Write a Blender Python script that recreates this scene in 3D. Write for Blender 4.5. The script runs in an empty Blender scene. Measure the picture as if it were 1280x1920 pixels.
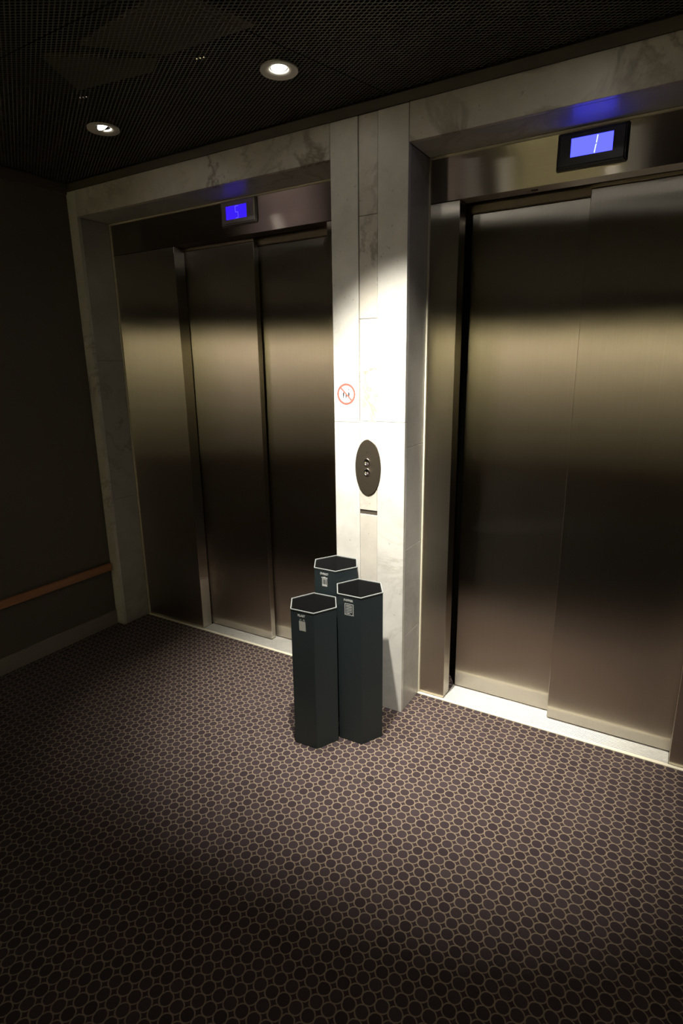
import bpy, bmesh, math, random
from mathutils import Vector, Matrix
random.seed(4)
sc = bpy.context.scene
C = sc.collection

# ------------------------------------------------------------------ camera
cd = bpy.data.cameras.new('camera'); cam = bpy.data.objects.new('camera', cd); C.objects.link(cam)
cd.sensor_fit = 'HORIZONTAL'; cd.sensor_width = 36; cd.lens = 36 * 1069.3 / 1280
cd.clip_start = 0.02; cd.clip_end = 50
R_ = Vector((0.85980292, 0.51044589, -0.01356189)); U_ = Vector((-0.11486003, 0.21921423, 0.9688923))
F_ = Vector((-0.49754005, 0.83149871, -0.24711087))
m = Matrix((R_, U_, -F_)).transposed().to_4x4(); m.translation = Vector((0.96572, -2.12199, 1.55))
cam.matrix_world = m
sc.camera = cam
# ------------------------------------------------------------------ world, exposure
w = bpy.data.worlds.new('world'); sc.world = w; w.use_nodes = True
w.node_tree.nodes['Background'].inputs[0].default_value = (1, .9, .75, 1)
w.node_tree.nodes['Background'].inputs[1].default_value = 0.001
vs = sc.view_settings
vs.view_transform = 'Standard'; vs.look = 'None'; vs.exposure = 0.0; vs.gamma = 1.0; vs.use_curve_mapping = False
# ceiling downlights, two in view, the rest added out of view: (x, y, watts, aim x, aim y, aim z, cone deg, colour)
WARM = (1.0, .95, .84); COOL = (1.0, .97, .9)
LAMPS = [
    (-.31, -.35, 125, -.30, -.20, 0, 44, COOL),
    (-1.195, -.35, 66, -.72, -.38, 0, 40, WARM),
    (.577, -.35, 170, .36, -.06, 0, 45, WARM),
    (.03, -.72, 400, .01, 0, .70, 64, WARM),  # unseen lamp at a made-up position, washes the pier and floor
    (-.31, -1.236, 8, -.31, .30, 1.3, 40, WARM),
    (.577, -1.236, 8, .577, .30, 1.3, 40, WARM),
    (-6.2, -6.2, 330, -6.2, -7.0, 1.5, 66, (1, .83, .80)),  # this and the four below: unseen lamps added to light the far slabs
    (-5.3, -6.2, 380, -5.3, -7.0, 1.5, 66, (1, .83, .80)),
    (-2.5, -6.2, 450, -2.5, -7.0, 1.5, 66, (1, .86, .76)),
    (-1.4, -6.2, 560, -1.4, -7.0, 1.5, 66, (1, .90, .72)),
    (-.5, -6.2, 600, -.5, -7.0, 1.5, 66, (1, .90, .72)),
]

# ------------------------------------------------------------------ materials
def mat(name):
    M = bpy.data.materials.new(name); M.use_nodes = True
    nt = M.node_tree; b = nt.nodes['Principled BSDF']
    return M, nt, b
def N(nt, t, **k):
    n = nt.nodes.new(t)
    for a, v in k.items():
        if a in n.inputs: n.inputs[a].default_value = v
        else: setattr(n, a, v)
    return n
def math_(nt, op, a, b=None, clamp=False):
    n = nt.nodes.new('ShaderNodeMath'); n.operation = op; n.use_clamp = clamp
    for i, v in enumerate((a, b)):
        if v is None: continue
        if isinstance(v, (int, float)): n.inputs[i].default_value = v
        else: nt.links.new(v, n.inputs[i])
    return n.outputs[0]
def mixc(nt, f, a, b):
    n = nt.nodes.new('ShaderNodeMix'); n.data_type = 'RGBA'
    for s, v in ((0, f), (6, a), (7, b)):
        if hasattr(v, 'links'): nt.links.new(v, n.inputs[s])
        else: n.inputs[s].default_value = v if s == 0 else (*v, 1)
    return n.outputs[2]
def ramp(nt, src, p0, p1, c0=(0, 0, 0), c1=(1, 1, 1)):
    r = nt.nodes.new('ShaderNodeValToRGB'); e = r.color_ramp.elements
    e[0].position = p0; e[0].color = (*c0, 1); e[1].position = p1; e[1].color = (*c1, 1)
    nt.links.new(src, r.inputs[0]); return r.outputs[0]
def plain(name, col, rough=.6, metal=0, noise=.08, scale=30, spec=.5, bump=0):
    M, nt, b = mat(name)
    tc = N(nt, 'ShaderNodeTexCoord'); n = N(nt, 'ShaderNodeTexNoise', Scale=scale, Detail=5)
    nt.links.new(tc.outputs['Object'], n.inputs['Vector'])
    c = mixc(nt, n.outputs[0], tuple(x * (1 - noise) for x in col), tuple(min(1, x * (1 + noise)) for x in col))
    nt.links.new(c, b.inputs['Base Color'])
    b.inputs['Roughness'].default_value = rough; b.inputs['Metallic'].default_value = metal
    b.inputs['Specular IOR Level'].default_value = spec
    if bump:
        bp = N(nt, 'ShaderNodeBump', Strength=bump, Distance=.001); nt.links.new(n.outputs[0], bp.inputs['Height'])
        nt.links.new(bp.outputs[0], b.inputs['Normal'])
    return M
def emis(name, col, s):
    M, nt, b = mat(name); b.inputs['Base Color'].default_value = (0.02, .02, .02, 1)
    b.inputs['Emission Color'].default_value = (*col, 1); b.inputs['Emission Strength'].default_value = s
    return M
def steel(name, tangent, col=(.53, .49, .43), rough=.275, aniso=-.84, axis='z'):
    # sheet steel with the grain across `tangent`, so that reflections smear along `tangent`
    M, nt, b = mat(name)
    tc = N(nt, 'ShaderNodeTexCoord'); mp = N(nt, 'ShaderNodeMapping')
    nt.links.new(tc.outputs['Object'], mp.inputs[0])
    mp.inputs['Scale'].default_value = (900, 900, 1.5) if axis == 'z' else (1.5, 900, 900)
    n = N(nt, 'ShaderNodeTexNoise', Scale=1.0, Detail=3); nt.links.new(mp.outputs[0], n.inputs['Vector'])
    n2 = N(nt, 'ShaderNodeTexNoise', Scale=2.2, Detail=3); nt.links.new(tc.outputs['Object'], n2.inputs['Vector'])
    f = math_(nt, 'ADD', math_(nt, 'MULTIPLY', n.outputs[0], .8), math_(nt, 'MULTIPLY', n2.outputs[0], .2))
    c = mixc(nt, f, tuple(x * .88 for x in col), tuple(x * 1.12 for x in col))
    gl = nt.nodes.new('ShaderNodeBsdfAnisotropic'); gl.distribution = 'BECKMANN'
    nt.links.new(c, gl.inputs['Color']); gl.inputs['Anisotropy'].default_value = aniso
    gl.inputs['Roughness'].default_value = rough
    ge = N(nt, 'ShaderNodeNewGeometry'); t = N(nt, 'ShaderNodeVectorMath'); t.operation = 'CROSS_PRODUCT'
    nt.links.new(ge.outputs['Normal'], t.inputs[0]); t.inputs[1].default_value = (.01, .02, 1) if axis == 'z' else (1, .02, .01)
    nt.links.new(t.outputs[0], gl.inputs['Tangent'])
    out = nt.nodes['Material Output']; nt.nodes.remove(b); nt.links.new(gl.outputs[0], out.inputs[0])
    return M

def marble(name, base=(.74, .72, .665), vein=(.22, .18, .12), off=0.0, amount=.45, vw=.035, cov=.45):
    M, nt, b = mat(name)
    tc = N(nt, 'ShaderNodeTexCoord'); mp = N(nt, 'ShaderNodeMapping'); nt.links.new(tc.outputs['Object'], mp.inputs[0])
    mp.inputs['Location'].default_value = (off, off * 2, off * 3); mp.inputs['Rotation'].default_value = (.3, .5, .2)
    a = N(nt, 'ShaderNodeTexNoise', Scale=3.2, Detail=8, Roughness=.62, Distortion=.9); nt.links.new(mp.outputs[0], a.inputs['Vector'])
    v = math_(nt, 'ABSOLUTE', math_(nt, 'SUBTRACT', a.outputs[0], .5))
    v = ramp(nt, v, .0, vw, (1, 1, 1), (0, 0, 0))
    g = N(nt, 'ShaderNodeTexNoise', Scale=1.7, Detail=3); nt.links.new(mp.outputs[0], g.inputs['Vector'])
    v = math_(nt, 'MULTIPLY', v, ramp(nt, g.outputs[0], cov, cov + .22))
    v = math_(nt, 'MULTIPLY', v, amount)
    c_ = N(nt, 'ShaderNodeTexNoise', Scale=6, Detail=6, Roughness=.6); nt.links.new(mp.outputs[0], c_.inputs['Vector'])
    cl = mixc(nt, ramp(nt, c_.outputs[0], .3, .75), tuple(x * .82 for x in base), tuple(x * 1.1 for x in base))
    s = N(nt, 'ShaderNodeTexNoise', Scale=55, Detail=2); nt.links.new(mp.outputs[0], s.inputs['Vector'])
    sp = math_(nt, 'MULTIPLY', ramp(nt, s.outputs[0], .70, .76), .5)
    col = mixc(nt, v, cl, vein); col = mixc(nt, sp, col, (.25, .22, .18))
    nt.links.new(col, b.inputs['Base Color'])
    b.inputs['Roughness'].default_value = .38
    return M

def carpet():
    M, nt, b = mat('carpet')
    P = .037
    tc = N(nt, 'ShaderNodeTexCoord'); sx = N(nt, 'ShaderNodeSeparateXYZ'); 
    wn = N(nt, 'ShaderNodeTexNoise', Scale=60, Detail=2); nt.links.new(tc.outputs['Object'], wn.inputs['Vector'])
    va = N(nt, 'ShaderNodeVectorMath'); va.operation = 'MULTIPLY_ADD'
    va.inputs[1].default_value = (.0035, .0035, 0); nt.links.new(wn.outputs['Color'], va.inputs[0]); nt.links.new(tc.outputs['Object'], va.inputs[2])
    nt.links.new(va.outputs[0], sx.inputs[0])
    def cell(o, ph):
        f = math_(nt, 'ADD', math_(nt, 'DIVIDE', o, P), ph)
        fl = math_(nt, 'FLOOR', f); fr = math_(nt, 'SUBTRACT', math_(nt, 'SUBTRACT', f, fl), .5)
        return fl, fr
    # circle centres pass through x = .1527, y = -.6386
    px = .5 - ((.1527 + .0017) / P) % 1; py = .5 - ((-.6386 + .0017) / P) % 1
    ix, fx = cell(sx.outputs[0], px + 50); iy, fy = cell(sx.outputs[1], py + 200)
    d = math_(nt, 'SQRT', math_(nt, 'ADD', math_(nt, 'MULTIPLY', fx, fx), math_(nt, 'MULTIPLY', fy, fy)))
    # ring with slightly squared outline
    ring = math_(nt, 'ABSOLUTE', math_(nt, 'SUBTRACT', d, .492))
    ring = ramp(nt, ring, .012, .068, (1, 1, 1), (0, 0, 0))
    inside = ramp(nt, d, .43, .47, (1, 1, 1), (0, 0, 0))
    # mottle, yarn and per-circle tone
    cv = N(nt, 'ShaderNodeCombineXYZ'); nt.links.new(ix, cv.inputs[0]); nt.links.new(iy, cv.inputs[1])
    wh = N(nt, 'ShaderNodeTexWhiteNoise'); wh.noise_dimensions = '2D'; nt.links.new(cv.outputs[0], wh.inputs['Vector'])
    yarn = N(nt, 'ShaderNodeTexNoise', Scale=420, Detail=2); nt.links.new(tc.outputs['Object'], yarn.inputs['Vector'])
    wear = N(nt, 'ShaderNodeTexNoise', Scale=2.5, Detail=4); nt.links.new(tc.outputs['Object'], wear.inputs['Vector'])
    dark = mixc(nt, wh.outputs[0], (.036, .025, .028), (.053, .038, .041))
    gap = (.040, .027, .029)
    c = mixc(nt, inside, gap, dark)
    rf = math_(nt, 'MULTIPLY', ring, math_(nt, 'ADD', .68, math_(nt, 'MULTIPLY', wear.outputs[0], .3)), True)
    c = mixc(nt, rf, c, (.31, .24, .17))
    y = N(nt, 'ShaderNodeHueSaturation'); nt.links.new(c, y.inputs['Color'])
    nt.links.new(math_(nt, 'ADD', .7, math_(nt, 'MULTIPLY', yarn.outputs[0], .6)), y.inputs['Value'])
    # two small dark spots on the carpet in front of the bins
    col = y.outputs[0]
    for (qx, qy, r) in ((.087, -.452, .014), (.072, -.48, .010)):
        dd = N(nt, 'ShaderNodeVectorMath'); dd.operation = 'DISTANCE'; nt.links.new(tc.outputs['Object'], dd.inputs[0]); dd.inputs[1].default_value = (qx, qy, 0)
        col = mixc(nt, ramp(nt, dd.outputs['Value'], r * .6, r * 1.3, (.65, .65, .65), (0, 0, 0)), col, (.02, .016, .016))
    nt.links.new(col, b.inputs['Base Color'])
    b.inputs['Roughness'].default_value = .95; b.inputs['Specular IOR Level'].default_value = .08
    b.inputs['Sheen Weight'].default_value = .1; b.inputs['Sheen Roughness'].default_value = .5
    bp = N(nt, 'ShaderNodeBump', Strength=.5, Distance=.0015); nt.links.new(yarn.outputs[0], bp.inputs['Height'])
    nt.links.new(bp.outputs[0], b.inputs['Normal'])
    return M

def mesh_metal():
    # expanded metal: staggered open cells .026 x .0155 m
    M, nt, b = mat('expanded_metal')
    tc = N(nt, 'ShaderNodeTexCoord'); sx = N(nt, 'ShaderNodeSeparateXYZ'); nt.links.new(tc.outputs['Object'], sx.inputs[0])
    PX, PY = .026, .0155
    def field(ox, oy):
        fx = math_(nt, 'ADD', math_(nt, 'DIVIDE', sx.outputs[0], PX), 200 + ox); fx = math_(nt, 'SUBTRACT', math_(nt, 'FRACT', fx), .5)
        fy = math_(nt, 'ADD', math_(nt, 'DIVIDE', sx.outputs[1], PY), 400 + oy); fy = math_(nt, 'SUBTRACT', math_(nt, 'FRACT', fy), .5)
        return math_(nt, 'ADD', math_(nt, 'POWER', math_(nt, 'ABSOLUTE', fx), 1.3), math_(nt, 'POWER', math_(nt, 'ABSOLUTE', fy), 1.3))
    d = math_(nt, 'MINIMUM', field(0, 0), field(.5, .5))
    hole = math_(nt, 'LESS_THAN', d, .235)
    b.inputs['Base Color'].default_value = (.13, .118, .09, 1); b.inputs['Roughness'].default_value = .55; b.inputs['Metallic'].default_value = .3
    inv = math_(nt, 'SUBTRACT', 1, hole); nt.links.new(inv, b.inputs['Alpha'])
    bp = N(nt, 'ShaderNodeBump', Strength=.6, Distance=.002); nt.links.new(d, bp.inputs['Height']); nt.links.new(bp.outputs[0], b.inputs['Normal'])
    return M

MAT = dict(
    steel_v=steel('brushed_steel_vertical_grain', (1, 0, 0)),
    steel_h=steel('brushed_steel_horizontal_grain', (0, 0, 1), col=(.38, .35, .305), rough=.33, aniso=-.82, axis='x'),
    steel_side=steel('brushed_steel_return', (0, 1, 0)),
    sill=plain('sill_aluminium', (.72, .71, .67), .38, .55, .1, 60),
    brass=plain('cream_edge_strip', (.74, .69, .54), .4, 0),
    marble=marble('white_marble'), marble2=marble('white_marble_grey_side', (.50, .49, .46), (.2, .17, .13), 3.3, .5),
    marble_v=marble('white_marble_veined', (.62, .59, .52), (.12, .085, .05), 1.7, .8, .05, .38),
    marble3=marble('white_marble_warm_strip', (.68, .64, .565), (.16, .11, .07), 7.1, .8),
    mortar=plain('dark_joint', (.03, .028, .024), .9), slot=plain('recess_board', (.085, .070, .052), .8),
    carpet=carpet(), mesh=mesh_metal(), plenum=plain('plenum_dark', (.012, .012, .011), .9),
    board=plain('plenum_board', (.10, .09, .065), .9), edge=plain('dark_ceiling_edge', (.11, .095, .07), .6),
    wall=plain('beige_wall', (.145, .125, .10), .85, 0, .06, 12, .3), base=plain('painted_baseboard', (.30, .27, .225), .6),
    pale=plain('pale_reflected_slab', (.64, .57, .565), .8, 0, .06, 3, .3), cream=plain('olive_cream_reflected_slab', (.56, .54, .34), .8, 0, .08, 4, .3), wall_dark=plain('dark_plaster', (.05, .046, .04), .85),  # pale and cream: for the added slabs mirrored in the steel
    wood=None, bin=plain('slate_powder_coat', (.021, .031, .034), .42, 0, .1, 90, .5, .1), inner=plain('bin_inside_black', (.0022, .0025, .003), .8),
    fascia=plain('metal_reflection_brown', (.30, .25, .18), .5, .2), bezel_l=plain('satin_steel_bezel', (.42, .40, .37), .34, 1),  # fascia brown stands in for the lit floor reflected in the metal
    rim=plain('light_grey_rim', (.22, .235, .23), .5), print=plain('pale_print', (.42, .42, .38), .7, 0, .05), printw=plain('white_print', (.55, .56, .54), .7, 0, .03),
    ringm=plain('satin_ring', (.72, .69, .60), .5), black=plain('black_plastic', (.012, .012, .014), .35, 0, .05),
    bezel=plain('dark_grey_bezel', (.09, .085, .08), .3, .8), bronze=plain('dark_bronze_plate', (.16, .135, .10), .38, .85, .06, 120),
    chrome=plain('chrome', (.85, .84, .82), .16, 1, .02), paper=plain('white_paper', (.86, .86, .86), .7, 0, .01),
    red=plain('red_print', (.90, .12, .09), .7, 0, .02), ink=plain('dark_print', (.04, .04, .045), .7, 0, .02), faint=plain('faint_print', (.42, .42, .42), .7, 0, .02),
    lamp=emis('lamp_glass', (1, .95, .85), 34), lcd_l=emis('blue_screen', (.045, .012, 1.0), .9), lcd_r=emis('bright_blue_screen', (.040, .044, 1.0), 4.4),
    dig_l=emis('pale_blue_digit', (.14, .13, 1), 1.2), dig_r=emis('white_blue_digit', (.6, .7, 1), 1.8),
)
def wood():
    M, nt, b = mat('reddish_wood')
    tc = N(nt, 'ShaderNodeTexCoord'); mp = N(nt, 'ShaderNodeMapping'); nt.links.new(tc.outputs['Object'], mp.inputs[0]); mp.inputs['Scale'].default_value = (40, 2, 40)
    n = N(nt, 'ShaderNodeTexNoise', Scale=1.5, Detail=6); nt.links.new(mp.outputs[0], n.inputs['Vector'])
    nt.links.new(mixc(nt, n.outputs[0], (.30, .12, .045), (.55, .25, .10)), b.inputs['Base Color']); b.inputs['Roughness'].default_value = .4
    return M
MAT['wood'] = wood()

# ------------------------------------------------------------------ helpers
def obj(name, bm, material, parent=None, kind=None, smooth=False):
    me = bpy.data.meshes.new(name); bm.to_mesh(me); bm.free()
    me.materials.append(MAT[material] if isinstance(material, str) else material)
    if smooth:
        for p in me.polygons: p.use_smooth = True
    o = bpy.data.objects.new(name, me); C.objects.link(o)
    if parent:
        o.parent = parent
        o.matrix_parent_inverse = Matrix.Translation(parent.location).inverted() if parent.type == 'EMPTY' else Matrix.Identity(4)
    if kind: o['kind'] = kind
    return o
def thing(name, label, cat, loc, group=None):
    o = bpy.data.objects.new(name, None); C.objects.link(o); o.location = loc; o.empty_display_size = .05
    o['label'] = label; o['category'] = cat
    if group: o['group'] = group
    return o
def box(bm, x0, x1, y0, y1, z0, z1, bev=0.0, seg=1):
    r = bmesh.ops.create_cube(bm, size=1)
    for v in r['verts']:
        v.co = Vector(((x0 + x1) / 2 + v.co.x * (x1 - x0), (y0 + y1) / 2 + v.co.y * (y1 - y0), (z0 + z1) / 2 + v.co.z * (z1 - z0)))
    if bev:
        es = list({e for v in r['verts'] for e in v.link_edges})
        bmesh.ops.bevel(bm, geom=es, offset=bev, segments=seg, affect='EDGES', profile=.5)
    return bm
def B(*a, **k): return box(bmesh.new(), *a, **k)
def lathe(bm, prof, seg=48, cx=0, cy=0):
    rings = []
    for r, z in prof:
        if r < 1e-6: rings.append([bm.verts.new((cx, cy, z))])
        else: rings.append([bm.verts.new((cx + r * math.cos(2 * math.pi * i / seg), cy + r * math.sin(2 * math.pi * i / seg), z)) for i in range(seg)])
    for a, b in zip(rings, rings[1:]):
        for i in range(seg):
            j = (i + 1) % seg
            if len(a) == 1: bm.faces.new((a[0], b[i], b[j]))
            elif len(b) == 1: bm.faces.new((a[i], b[0], a[j]))
            else: bm.faces.new((a[i], b[i], b[j], a[j]))
    return bm
def flat(polys, M, t=.0004):
    """thin raised shapes: polys in (u, v), placed by matrix M (u, v, outward)"""
    bm = bmesh.new()
    for p in polys:
        a = [bm.verts.new(M @ Vector((u, v, 0))) for u, v in p]; b = [bm.verts.new(M @ Vector((u, v, t))) for u, v in p]
        n = len(p); bm.faces.new(b); bm.faces.new(a[::-1])
        for i in range(n): bm.faces.new((a[i], a[(i + 1) % n], b[(i + 1) % n], b[i]))
    bmesh.ops.recalc_face_normals(bm, faces=bm.faces)
    return bm
def rect(u0, u1, v0, v1): return [(u0, v0), (u1, v0), (u1, v1), (u0, v1)]
def bar(a, b, w):
    a, b = Vector(a), Vector(b); d = (b - a).normalized(); n = Vector((-d.y, d.x)) * w / 2
    return [tuple(a - n), tuple(b - n), tuple(b + n), tuple(a + n)]
def annulus(cx, cy, r0, r1, n=48, sx=1):
    out = []
    for i in range(n):
        a, b = 2 * math.pi * i / n, 2 * math.pi * (i + 1) / n
        out.append([(cx + r0 * math.cos(a) * sx, cy + r0 * math.sin(a)), (cx + r1 * math.cos(a) * sx, cy + r1 * math.sin(a)), (cx + r1 * math.cos(b) * sx, cy + r1 * math.sin(b)), (cx + r0 * math.cos(b) * sx, cy + r0 * math.sin(b))])
    return out
def disc(cx, cy, r, n=32, sy=1): return [(cx + r * math.cos(2 * math.pi * i / n), cy + r * sy * math.sin(2 * math.pi * i / n)) for i in range(n)]
def face_matrix(origin, right, normal):
    r = Vector(right).normalized(); n = Vector(normal).normalized(); up = Vector((0, 0, 1))
    M = Matrix((r, up, n)).transposed().to_4x4(); M.translation = Vector(origin); return M
def text_mesh(body, size, M, bold=.0, width=None):
    cu = bpy.data.curves.new('t', 'FONT'); cu.body = body; cu.size = size; cu.align_x = 'CENTER'; cu.align_y = 'CENTER'
    cu.offset = bold; cu.extrude = .0002; cu.resolution_u = 3
    t = bpy.data.objects.new('t', cu); C.objects.link(t)
    bpy.context.view_layer.update()
    me = bpy.data.meshes.new_from_object(t.evaluated_get(bpy.context.evaluated_depsgraph_get()))
    bm = bmesh.new(); bm.from_mesh(me); bpy.data.objects.remove(t); bpy.data.meshes.remove(me); bpy.data.curves.remove(cu)
    xs = [v.co.x for v in bm.verts]; k = width / (max(xs) - min(xs)) if width else 1
    for v in bm.verts: v.co = M @ Vector((v.co.x * k, v.co.y, v.co.z + .0002))
    return bm

# ------------------------------------------------------------------ dimensions
XW = -1.967; XA = -1.897; XE = -.333; XD = 1.564; XR = 1.69
D = .2036; D2 = .2839; D3 = .3374; ZT = 2.330; ZM = 2.456; ZH = 2.169; ZC = 2.5
YB = -7.0; XFAR = -8.5; XEND = 3.6; YC = -.95     # opposite wall, corridor end, right end, end of the left wall

# ------------------------------------------------------------------ structure
obj('floor', B(XFAR, XEND, YB, .62, -.08, 0), 'carpet', kind='structure')
# wall_back: backing behind the lift fronts and what carries the marble
bm = bmesh.new()
box(bm, XW, XEND, .50, .60, .0005, 2.9)
box(bm, XE + .0225, -.0225, .0225, .4995, .0005, 2.9)              # core of the pier
box(bm, XW, XA - .0225, .0225, .4995, .0005, 2.9)
box(bm, XD + .0225, XR, .0225, .4995, .0005, 2.9)
box(bm, XR + .001, XEND, 0, .4995, .0005, 2.9)
for a, b_ in ((XA - .022, XE + .022), (-.022, XD + .022)): box(bm, a, b_, .0225, .4995, ZT + .0225, 2.9)
obj('wall_back', bm, 'mortar', kind='structure')
# left wall, short, turning the corner into the corridor
bm = bmesh.new(); box(bm, XW - .12, XW - .0005, YC, .60, .0005, 2.9); box(bm, XFAR, XW - .1205, YC, YC + .12, .0005, 2.9)
obj('wall_left', bm, 'wall', kind='structure')
bm = bmesh.new(); box(bm, XW, XW + .012, YC, -.001, .0005, .092, .002)
obj('baseboard_left', bm, 'base', kind='structure')
obj('wall_front', B(XFAR, XEND, YB - .1, YB, .0005, 2.9), 'wall_dark', kind='structure')  # unseen far wall, added dark so that only the slabs reflect brightly
# unseen slabs added at the far wall for the steel's bright reflections
obj('reflected_slab_1', B(-6.3, -4.88, YB + .001, YB + .04, .0005, 2.30, bev=.003), 'pale', kind='structure')
obj('reflected_slab_2', B(-2.74, -2.50, YB + .001, YB + .04, .0005, 2.30, bev=.003), 'pale', kind='structure')
obj('reflected_slab_3', B(-1.55, -.10, YB + .001, YB + .04, .0005, 2.30, bev=.003), 'cream', kind='structure')
obj('wall_right', B(XEND, XEND + .1, YB - .1, .6, .0005, 2.9), 'wall', kind='structure')
obj('wall_corridor_end', B(XFAR - .1, XFAR, YB - .1, YC + .12, .0005, 2.9), 'wall', kind='structure')

# ceiling of expanded-metal panels with open joints, round holes for the downlights
def lerpx(x0, s, y): return x0 + s * y
yj = -.871; g = .002
def J1(y): return -.086 + .294 * y
def J2(y): return -1.366 + .65 * y
def J0(y): return 1.22 + .05 * y
def band(fa, fb, y0, y1): return [(fa(y0) + g, y0), (fb(y0) - g, y0), (fb(y1) - g, y1), (fa(y1) + g, y1)]
y0, y1 = -.004, yj + g
polys = [[(XFAR, YC), (XFAR, YC), ], band(lambda y: XW + .003 if y > -.5 else XW + .003, J2, y0, y1), band(J2, J1, y0, y1), band(J1, J0, y0, y1), band(J0, lambda y: XEND, y0, y1)]
polys = polys[1:]
# left joint meets the left wall before the cross joint: clip
polys[0] = [(XW + .002, y0), (J2(y0) - g, y0), (J2(-.918) - g + .0, -.866), (XW + .002, -.866)]
polys[0] = [(XW + .002, y0), (J2(y0) - g, y0), (J2(-.866) - g, -.866), (XW + .002, -.866)]
yl, yk = yj - g, YB
def V(x): return lambda y: x
edges = [-2.2, -.95, .26, 1.5]
xs = [XFAR] + edges + [XEND]
for a, b_ in zip(xs, xs[1:]):
    t = yl if a > XFAR else YC - .001
    polys.append(band(V(a), V(b_), t, yk))
polys[4] = [(XFAR, YC - .002), (XW - .13, YC - .002), (XW + .002, YC - .002), (XW + .002, yl), (-2.2 + .233, yl), (-2.2 + .233, yk), (XFAR, yk)]
polys[5] = band(V(-1.967), V(-.95), yl, yk)
bm = bmesh.new()
def inside(p, x, y):
    c = False; n = len(p)
    for i in range(n):
        (xa, ya), (xb, yb) = p[i], p[(i + 1) % n]
        if (ya > y) != (yb > y) and x < (xb - xa) * (y - ya) / (yb - ya) + xa: c = not c
    return c
for p in polys:
    q = []
    for pt in p:
        if not q or (abs(pt[0] - q[-1][0]) + abs(pt[1] - q[-1][1])) > 1e-5: q.append(pt)
    vs_ = [bm.verts.new((x, y, ZC)) for x, y in q]; es = [bm.edges.new((vs_[i], vs_[(i + 1) % len(vs_)])) for i in range(len(vs_))]
    for L in LAMPS:
        if inside(q, L[0], L[1]):
            c = [bm.verts.new((L[0] + .045 * math.cos(2 * math.pi * i / 32), L[1] + .045 * math.sin(2 * math.pi * i / 32), ZC)) for i in range(32)]
            es += [bm.edges.new((c[i], c[(i + 1) % 32])) for i in range(32)]
    bmesh.ops.triangle_fill(bm, use_beauty=True, edges=es)
obj('ceiling', bm, 'mesh', kind='structure')
bm = bmesh.new(); box(bm, XFAR, XEND, YB, .60, 2.9, 3.0)
obj('ceiling_slab', bm, 'plenum', kind='structure')
# two backing boards resting above the open mesh
for P4 in ([(-.30, -.82), (-.22, -.575), (-.56, -.60), (-.74, -.78)], [(-.90, -.80), (-.60, -.60), (-.68, -.55), (-1.0, -.60)]):
    bm = bmesh.new(); lo = [bm.verts.new((x, y, ZC + .004)) for x, y in P4]; up = [bm.verts.new((x, y, ZC + .016)) for x, y in P4]
    bm.faces.new(lo); bm.faces.new(up)
    for i in range(4): bm.faces.new((lo[i], lo[(i + 1) % 4], up[(i + 1) % 4], up[i]))
    bmesh.ops.recalc_face_normals(bm, faces=bm.faces); obj('ceiling_board', bm, 'board', kind='structure')
# dark edge profile between marble and ceiling
obj('trim_1', B(XW + .002, XEND, -.002, .020, ZM + .001, 2.493, bev=.001), 'edge', kind='structure')
obj('trim_2', B(XW + .0005, XW + .016, YC, -.004, 2.442, 2.494, bev=.001), 'edge', kind='structure')

# marble lift surrounds, slab by slab (one mesh each, joints open)
def slabs(name, lst, mname):
    bm = bmesh.new()
    for s in lst: box(bm, *s, bev=.0011)
    return obj(name, bm, mname, kind='structure')
j = .0007
def jamb_front(x0, x1, zs):
    z = [0.001] + list(zs) + [ZM]
    return [(x0, x1, 0, .021, a + j, b_ - j) for a, b_ in zip(z, z[1:])]
def reveal(x0, x1, zs):
    z = [0.001] + list(zs) + [ZT - .0]
    return [(x0, x1, .0222, .1935, a + j, b_ - j) for a, b_ in zip(z, z[1:])]
slabs('trim_3', jamb_front(XW + .0005, XA, (1.32,)) + jamb_front(XE, -.2105, (1.32,)) , 'marble')
slabs('trim_14', [(XA + .0014, XE - .0014, 0, .021, ZT, ZM)], 'marble_v')
slabs('trim_4', jamb_front(-.1250, 0, (1.3265,)) + jamb_front(XD, XR, (1.3265,)), 'marble')
slabs('trim_15', [(.0014, XD - .0014, 0, .021, ZT, ZM)], 'marble_v')
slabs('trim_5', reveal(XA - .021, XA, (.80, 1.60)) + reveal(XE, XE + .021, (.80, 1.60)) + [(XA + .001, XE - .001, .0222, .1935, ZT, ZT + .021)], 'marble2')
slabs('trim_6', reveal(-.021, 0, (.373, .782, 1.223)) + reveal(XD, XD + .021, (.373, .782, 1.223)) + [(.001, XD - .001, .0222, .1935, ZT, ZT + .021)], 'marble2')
# narrow strip of marble between the two surrounds, with the open slot below the call panel
slabs('trim_7', [(-.2096, -.1257, .0010, .021, .001, .9237), (-.2098, -.1262, .0004, .021, .9437, 1.3258), (-.2070, -.1262, .0016, .021, 1.3272, 1.7338), (-.2070, -.1262, .0016, .021, 1.7352, 2.1118), (-.2070, -.1262, .0016, .021, 2.1132, ZM - .001)], 'marble3')
obj('trim_8', B(-.2095, -.1262, .0032, .0215, .9240, .9434), 'slot', kind='structure')
# cream strips where marble meets steel, and along the carpet edge
def strips(name, a, b_):
    bm = bmesh.new()
    box(bm, a, a + .0065, .194, D - .0003, .004, ZT - .0006); box(bm, b_ - .0065, b_, .194, D - .0003, .004, ZT - .0006)
    box(bm, a + .007, b_ - .007, .194, D - .0003, ZT - .0075, ZT - .0006); box(bm, a, b_, .187, D - .0003, .0002, .0035)
    return obj(name, bm, 'brass', kind='structure')
strips('trim_9', XA, XE); strips('trim_10', 0, XD)

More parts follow.
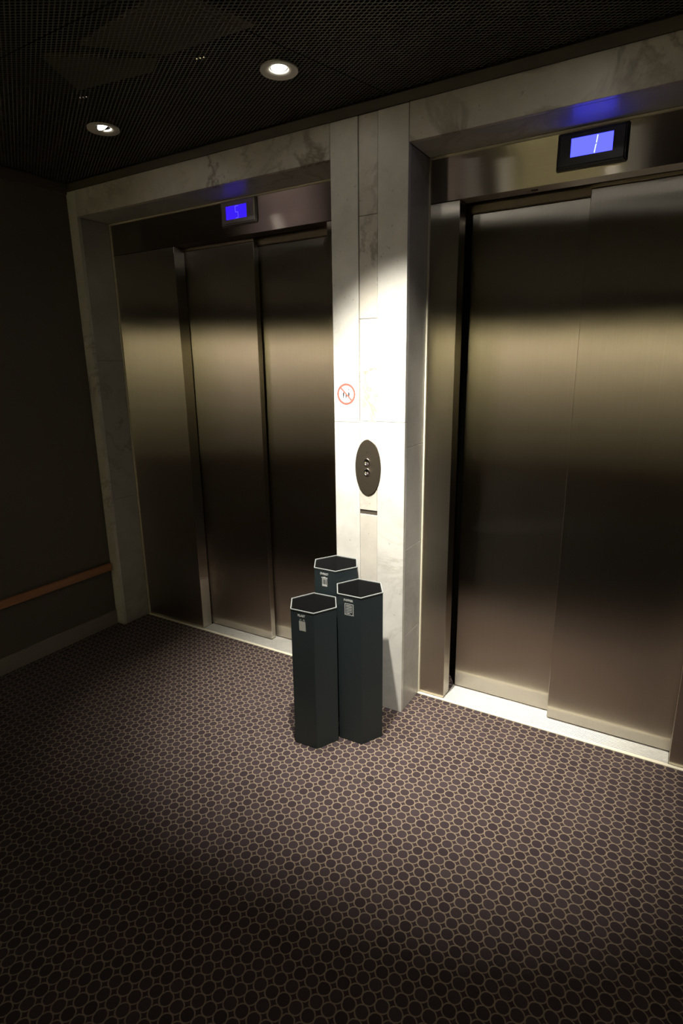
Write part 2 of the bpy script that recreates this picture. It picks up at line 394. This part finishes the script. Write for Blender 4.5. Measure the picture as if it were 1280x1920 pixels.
# ------------------------------------------------------------------ the two lifts
def lift(label, x0, x1, sl, sr, nx0, nx1, fx0, fx1, px, mirror):
    t = thing('elevator', label, 'elevator', ((x0 + x1) / 2, D, 0), 'elevators in the marble wall')
    obj('header_panel', B(x0, x1, D, .279, ZH, ZT - .001, bev=.0012), 'steel_h', t)
    obj('side_panel', B(x0, sl, D, .276, .0042, ZH - .003, bev=.0012), 'steel_v', t)
    obj('side_panel', B(sr, x1, D, .276, .0042, ZH - .003, bev=.0012), 'steel_v', t)
    obj('lintel', B(x0, x1, .375, .49, ZH - .03, ZT - .001), 'fascia', t)
    obj('fascia_strip', B(nx0, nx1, .2850, .3180, 2.1555, ZH - .0015), 'fascia', t)
    obj('fascia_strip', B(fx0 if mirror < 0 else nx1 + .001, nx0 - .001 if mirror < 0 else fx1, .3190, .3740, 2.1410, ZH - .0015), 'fascia', t)
    bm = bmesh.new(); s0, s1 = sl + .001, sr - .001
    y = D
    while y < .470:
        box(bm, s0, s1, y, y + .0088, .0003, .0042, bev=.0008); y += .0105
    box(bm, s0, s1, D, .47, .0002, .0026)
    obj('door_sill', bm, 'sill', t)
    obj('door_panel', B(nx0, nx1, D2, D2 + .036, .0085, 2.154, bev=.0018), 'steel_v', t)
    obj('door_panel', B(fx0, fx1, D3, D3 + .036, .0085, 2.139, bev=.0018), 'steel_v', t)
    bm = bmesh.new(); box(bm, (s0 + s1) / 2 + .2 * mirror - .012, (s0 + s1) / 2 + .2 * mirror + .012, .235, .243, ZH - .004, ZH + .0005, bev=.001)
    obj('door_stop', bm, 'black', t)
    return t
lift('brushed steel elevator further away at left, display showing 5', XA, XE, -1.4232, -.4813, -1.49, -.959, -1.02, -.44, 0, 1)
lift('nearer brushed steel elevator at right, display showing 1', 0, XD, .1268, 1.069, .586, 1.12, .135, .66, 0, -1)

# ------------------------------------------------------------------ floor indicators
def indicator(label, x0, x1, z0, z1, sx0, sx1, sz0, sz1, bez, lcd, dig, segs, yd):
    t = thing('floor_indicator', label, 'display', ((x0 + x1) / 2, D, z0), 'floor indicators above the elevator doors')
    bm = bmesh.new(); yf = D - yd
    o_ = [(x0, z0), (x1, z0), (x1, z1), (x0, z1)]; k = .009
    # bevelled frame with an opening
    rings = [[(x0, z0, D), (x1, z0, D), (x1, z1, D), (x0, z1, D)], [(x0 + .002, z0 + .002, yf + .007), (x1 - .002, z0 + .002, yf + .007), (x1 - .002, z1 - .002, yf + .007), (x0 + .002, z1 - .002, yf + .007)],
             [(x0 + k, z0 + k, yf), (x1 - k, z0 + k, yf), (x1 - k, z1 - k, yf), (x0 + k, z1 - k, yf)], [(sx0, sz0, yf), (sx1, sz0, yf), (sx1, sz1, yf), (sx0, sz1, yf)], [(sx0, sz0, yf + .004), (sx1, sz0, yf + .004), (sx1, sz1, yf + .004), (sx0, sz1, yf + .004)]]
    vr = [[bm.verts.new((x, y, z)) for x, z, y in r] for r in rings]
    for a, b_ in zip(vr, vr[1:]):
        for i in range(4): bm.faces.new((a[i], a[(i + 1) % 4], b_[(i + 1) % 4], b_[i]))
    bmesh.ops.recalc_face_normals(bm, faces=bm.faces)
    for f in bm.faces: f.normal_flip() if False else None
    es = [e for e in bm.edges if all(v in vr[0] + vr[1] + vr[2] for v in e.verts) and any(v in vr[1] or v in vr[2] for v in e.verts)]
    bmesh.ops.bevel(bm, geom=es, offset=.0035, segments=3, affect='EDGES')
    obj('housing', bm, bez, t, smooth=False)
    s = obj('screen', B(sx0 + .0002, sx1 - .0002, yf + .0028, yf + .0038, sz0 + .0002, sz1 - .0002), lcd, t)
    M = face_matrix(((sx0 + sx1) / 2, yf + .0028, (sz0 + sz1) / 2), (1, 0, 0), (0, -1, 0))
    obj('digit', flat(segs, M, .0003), dig, t)
    return t
w5 = .0022; a5 = .010; h5 = .026
five = [bar((-a5 + .004, h5), (a5 + .002, h5), w5), bar((-a5 + .004, h5), (-a5 + .004, 0), w5), bar((-a5 + .004, 0), (a5, 0), w5), bar((a5, 0), (a5, -h5), w5), bar((-a5 + .004, -h5), (a5, -h5), w5)]
indicator('metal-framed floor indicator with blue screen showing a 5, on left elevator', -1.076, -.8585, 2.2105, 2.3265, -1.040, -.911, 2.2387, 2.2985, 'bezel_l', 'lcd_l', 'dig_l', five, .018)
one = [bar((.0145, .003), (.0175, .0265), .0034), bar((.0100, -.0265), (.0135, -.003), .0034), bar((.0120, -.0025), (.0160, -.0010), .0020)]
indicator('black-framed floor indicator with bright blue screen showing a 1, on right elevator', .4775, .7045, 2.2005, 2.3195, .5242, .6572, 2.2368, 2.2950, 'black', 'lcd_r', 'dig_r', one, .022)

# ------------------------------------------------------------------ call panel
px, pz = -.1685, 1.131
t = thing('call_panel', 'dark oval elevator call panel with two round buttons on the marble pier', 'elevator call panel', (px, 0, pz))
bm = bmesh.new(); n = 72; R = []
for (s, y) in ((1, -.0002), (1, -.0030), (.985, -.0042)):
    R.append([bm.verts.new((px + .0612 * s * math.cos(2 * math.pi * i / n), y, pz + .1200 * s * math.sin(2 * math.pi * i / n))) for i in range(n)])
for a, b_ in zip(R, R[1:]):
    for i in range(n): bm.faces.new((a[i], a[(i + 1) % n], b_[(i + 1) % n], b_[i]))
bm.faces.new(R[0]); bm.faces.new(R[-1]); bmesh.ops.recalc_face_normals(bm, faces=bm.faces)
obj('plate', bm, 'bronze', t)
for z in (1.1553, 1.1130):
    bm = lathe(bmesh.new(), [(.0152, 0), (.0152, .003), (.0138, .0042), (.0122, .0034), (.0118, .0008)], 36)
    for v in bm.verts: v.co = Vector((-.1722 + v.co.x, -.0040 - v.co.z, z + v.co.y))
    r = obj('button', bm, 'chrome', t, smooth=True)
    bm = lathe(bmesh.new(), [(.0116, .0012), (.0105, .0014), (.007, .0002), (0, -.0006)], 36)
    for v in bm.verts: v.co = Vector((-.1722 + v.co.x, -.0048 - v.co.z, z + v.co.y))
    obj('button_cap', bm, 'chrome', r, smooth=True)
bm = lathe(bmesh.new(), [(.0028, 0), (.0028, .0008), (0, .001)], 16)
for v in bm.verts: v.co = Vector((-.1712 + v.co.x, -.0041 - v.co.z, 1.196 + v.co.y))
obj('indicator_lens', bm, 'bezel', t)

# ------------------------------------------------------------------ warning notice
t = thing('warning_notice', 'white notice with a red prohibition circle stuck on the marble pier', 'sign', (-.272, 0, 1.41))
M = face_matrix((-.2722, -.0003, 1.4370), (1, 0, 0), (0, -1, 0))
obj('sheet', flat([rect(-.0545, .0545, -.106, .0600)], M, .0004), 'paper', t)
M2 = face_matrix((-.2722, -.0007, 1.4370), (1, 0, 0), (0, -1, 0))
obj('prohibition_circle', flat(annulus(0, 0, .0358, .0444) + [bar((-.0252, .0252), (.0252, -.0252), .0060)], M2, .0005), 'red', t)
ps = [bar((-.0255, .021), (-.0255, -.021), .0017), bar((.0255, .021), (.0255, -.021), .0017), [(.010, .021), (.016, .021), (.013, .013)], [(-.008, .013), (-.0055, .023), (-.005, .013)]]
for u, s in ((-.0135, 1), (-.0005, -1), (.0125, 1)):
    ps += [disc(u, .0035 - (.004 if s < 0 else 0), .0036, 12), [(u - .0040, .0015 - (.006 if s < 0 else 0)), (u + .0040, .0015 - (.006 if s < 0 else 0)), (u + .0016, -.017), (u - .0016, -.017)]]
obj('pictogram', flat(ps, M2, .0003), 'ink', t)
rs = random.Random(2); ln = []
for v, hw in ((-.0590, .034), (-.0690, .042), (-.0790, .038), (-.0890, .025)):
    u = -hw
    while u < hw:
        l = rs.uniform(.006, .013); e = min(u + l, hw)
        k = u
        while k < e: ln.append(rect(k, k + .0009, v - .0016, v + .0016)); k += .0019
        u = e + .0028
obj('printed_lines', flat(ln, M2, .0002), 'faint', t)

# ------------------------------------------------------------------ hexagonal bins
def bin_(label, bx, by, h, th, icon, word):
    t = thing('recycling_bin', label, 'bin', (bx, by, 0), 'hexagonal waste bins by the pier')
    r = .1062; ang = [math.radians(-90 + th - 60 * (k - 5)) for k in range(6)]
    def ring(bm, rr, z): return [bm.verts.new((bx + rr * math.cos(a), by + rr * math.sin(a), z)) for a in ang]
    bm = bmesh.new(); ro = ring(bm, r, .001); rt = ring(bm, r, h - .004); rit = ring(bm, r - .003, h - .004)
    for i in range(6):
        k = (i + 1) % 6
        bm.faces.new((ro[i], ro[k], rt[k], rt[i])); bm.faces.new((rt[i], rt[k], rit[k], rit[i]))
    bm.faces.new(ro); bmesh.ops.recalc_face_normals(bm, faces=bm.faces)
    es = [e for e in bm.edges if abs(e.verts[0].co.z - e.verts[1].co.z) > .1]
    bmesh.ops.bevel(bm, geom=es, offset=.0012, segments=2, affect='EDGES')
    obj('body', bm, 'bin', t)
    bm = bmesh.new(); a0 = ring(bm, r - .0034, .006); a1 = ring(bm, r - .0034, h - .0045)
    for i in range(6): bm.faces.new((a1[i], a1[(i + 1) % 6], a0[(i + 1) % 6], a0[i]))
    bm.faces.new(a0); obj('liner', bm, 'inner', t)
    bm = bmesh.new(); q = [ring(bm, r - .0034, h - .0038), ring(bm, r + .0014, h - .0038), ring(bm, r + .0014, h - .0006), ring(bm, r + .0008, h), ring(bm, r - .0028, h), ring(bm, r - .0034, h - .0006)]
    for a, b_ in zip(q, q[1:] + q[:1]):
        for i in range(6): bm.faces.new((a[i], a[(i + 1) % 6], b_[(i + 1) % 6], b_[i]))
    bmesh.ops.recalc_face_normals(bm, faces=bm.faces); obj('rim', bm, 'rim', t)
    na = math.radians(-90 + th - 30); nrm = Vector((math.cos(na), math.sin(na), 0)); rt_ = Vector((-nrm.y, nrm.x, 0))
    ap = r * math.cos(math.radians(30)) + .0001
    M = face_matrix(Vector((bx, by, h)) + nrm * ap, rt_, nrm)
    o = obj('lettering', text_mesh(word, .0128, M @ Matrix.Translation((-.003, -.0230, 0)), .0004, .042 if len(word) > 5 else .034), 'printw', t)
    o['label'] = 'white printed word ' + word
    obj('icon', flat(icon, M, .0003), 'print' if word == 'PLAST' else 'printw', t)
    return t
# pictures in face coordinates (u right, v from the rim)
bag = [[(-.015, -.047), (.0165, -.047), (.0155, -.046), (.0165, -.088), (-.0135, -.088)]]
bag = [[(-.0150, -.046), (.0150, -.046), (.0160, -.087), (-.0140, -.087)]]
for c in (-.0075, .0078):
    bag += [bar((c - .0035, -.046), (c - .0025, -.038), .0016), bar((c - .0030, -.0375), (c + .0030, -.0375), .0016), bar((c + .0025, -.038), (c + .0035, -.046), .0016)]
doc = [rect(-.0200, -.0172, -.0865, -.0365), rect(.0172, .0200, -.0865, -.0365), rect(-.0200, .0200, -.0385, -.0360)]
for i in range(6): doc.append(rect(-.0135, .0135 if i < 5 else .0040, -.0455 - i * .0068, -.0428 - i * .0068))
for i in range(4):
    u = -.0200 + i * .0100; doc += [bar((u, -.0865), (u + .0050, -.0825), .0022), bar((u + .0050, -.0825), (u + .0100, -.0865), .0022)]
can = [rect(-.0165, .0135, -.0425, -.0375), rect(-.0060, .0030, -.0375, -.0350)]
can += [rect(-.0140, -.0110, -.0700, -.0450), rect(.0080, .0110, -.0700, -.0450), rect(-.0070, -.0046, -.0700, -.0450), rect(.0012, .0036, -.0700, -.0450), rect(-.0140, .0110, -.0780, -.0695), rect(-.0140, .0110, -.0470, -.0445)]
bin_('dark green hexagonal bin marked PLAST with a bag icon, front left of three', -.2527, -.3182, .6149, 32.8, bag, 'PLAST')
bin_('dark green hexagonal bin marked PAPPER with a sheet icon, right of three', -.1036, -.1990, .6663, 31.7, doc, 'PAPPER')
bin_('slate hexagonal bin marked ÖVRIGT with a trash can icon, behind the others', -.2733, -.1018 - .004, .7173, 30.3, can, 'ÖVRIGT')

# ------------------------------------------------------------------ handrail on the left wall
t = thing('handrail', 'reddish wooden rail along the dark wall left of the elevators', 'handrail', (XW, -.5, .385))
obj('rail', B(XW + .012, XW + .034, YC + .02, -.012, .3630, .4085, bev=.005, seg=2), 'wood', t)
for y in (-.15, -.80): obj('bracket', B(XW + .0005, XW + .0135, y - .02, y + .02, .372, .400, bev=.001), 'base', t)

# ------------------------------------------------------------------ downlights
def downlight(L, i):
    x, y, wt, ax, ay, az, cone, col = L
    names = ['round ceiling downlight nearer the middle, lamp pointing straight down', 'round ceiling downlight at far left, its lamp tilted in the ring']
    t = thing('downlight', names[i] if i < 2 else 'round ceiling downlight out of view, added for its light and reflections', 'ceiling light', (x, y, ZC), 'round recessed ceiling downlights')
    bm = lathe(bmesh.new(), [(.0440, ZC + .004), (.0620, ZC - .0005), (.0626, ZC - .0060), (.0612, ZC - .0074), (.0330, ZC - .0016), (.0305, ZC + .0000), (.0300, ZC + .004)], 64, x, y)
    bmesh.ops.recalc_face_normals(bm, faces=bm.faces)
    obj('ring', bm, 'ringm', t, smooth=True)
    bm = lathe(bmesh.new(), [(.0302, ZC + .004), (.0380, ZC + .010), (.0400, ZC + .030), (.0300, ZC + .036), (0, ZC + .036)], 48, x, y)
    obj('socket', bm, 'plenum', t, smooth=True)
    d = Vector((ax - x, ay - y, az - ZC)).normalized()
    tilt = d.copy()
    if i == 1: tilt = Vector((.50, .25, -.80)).normalized()
    q = Vector((0, 0, -1)).rotation_difference(tilt).to_matrix()
    c = Vector((x, y, ZC + .004 if i != 1 else ZC + .012))
    bm = lathe(bmesh.new(), [(0, 0.0), (.0268, 0.0), (.0272, .003)], 40)
    for v in bm.verts: v.co = q @ v.co + c
    obj('lamp', bm, 'lamp', t, smooth=False)
    bm = lathe(bmesh.new(), [(.0262, -.0012), (.0282, -.0012), (.0282, .008), (.0200, .020), (.0262, .003), (.0262, -.0012)], 40)
    for v in bm.verts: v.co = q @ v.co + c
    bmesh.ops.recalc_face_normals(bm, faces=bm.faces)
    obj('lamp_collar', bm, 'chrome', t, smooth=True)
    ld = bpy.data.lights.new('beam', 'SPOT'); ld.energy = wt; ld.color = col; ld.spot_size = math.radians(cone); ld.spot_blend = 1.0; ld.shadow_soft_size = .022
    lo = bpy.data.objects.new('beam', ld); C.objects.link(lo); lo.parent = t; lo.location = (0, 0, -.004)
    lo.rotation_euler = Vector((0, 0, -1)).rotation_difference(d).to_euler()
    return t
for i, L in enumerate(LAMPS): downlight(L, i)

# ------------------------------------------------------------------ chrome beads added for glints at the ceiling mesh
def glint_(label, x, y, a):
    t = thing('glint_beads', label, 'metal clip', (x, y, ZC + .003), 'chrome beads added for glints at the ceiling mesh')
    bm = bmesh.new()
    for k in (-1, 0, 1):
        r = bmesh.ops.create_icosphere(bm, subdivisions=1, radius=.004)
        for v in r['verts']: v.co = Vector((x + k * .013 * math.cos(a) + v.co.x, y + k * .013 * math.sin(a) + v.co.y, ZC - .003 + v.co.z * .6))
    obj('beads', bm, 'chrome', t)
glint_('small chrome beads added for a glint in the ceiling mesh, nearer the middle lamp', -.474, -.541, .2)
glint_('small chrome beads added for a glint in the ceiling mesh, above the far left lamp', -1.017, -.568, .3)
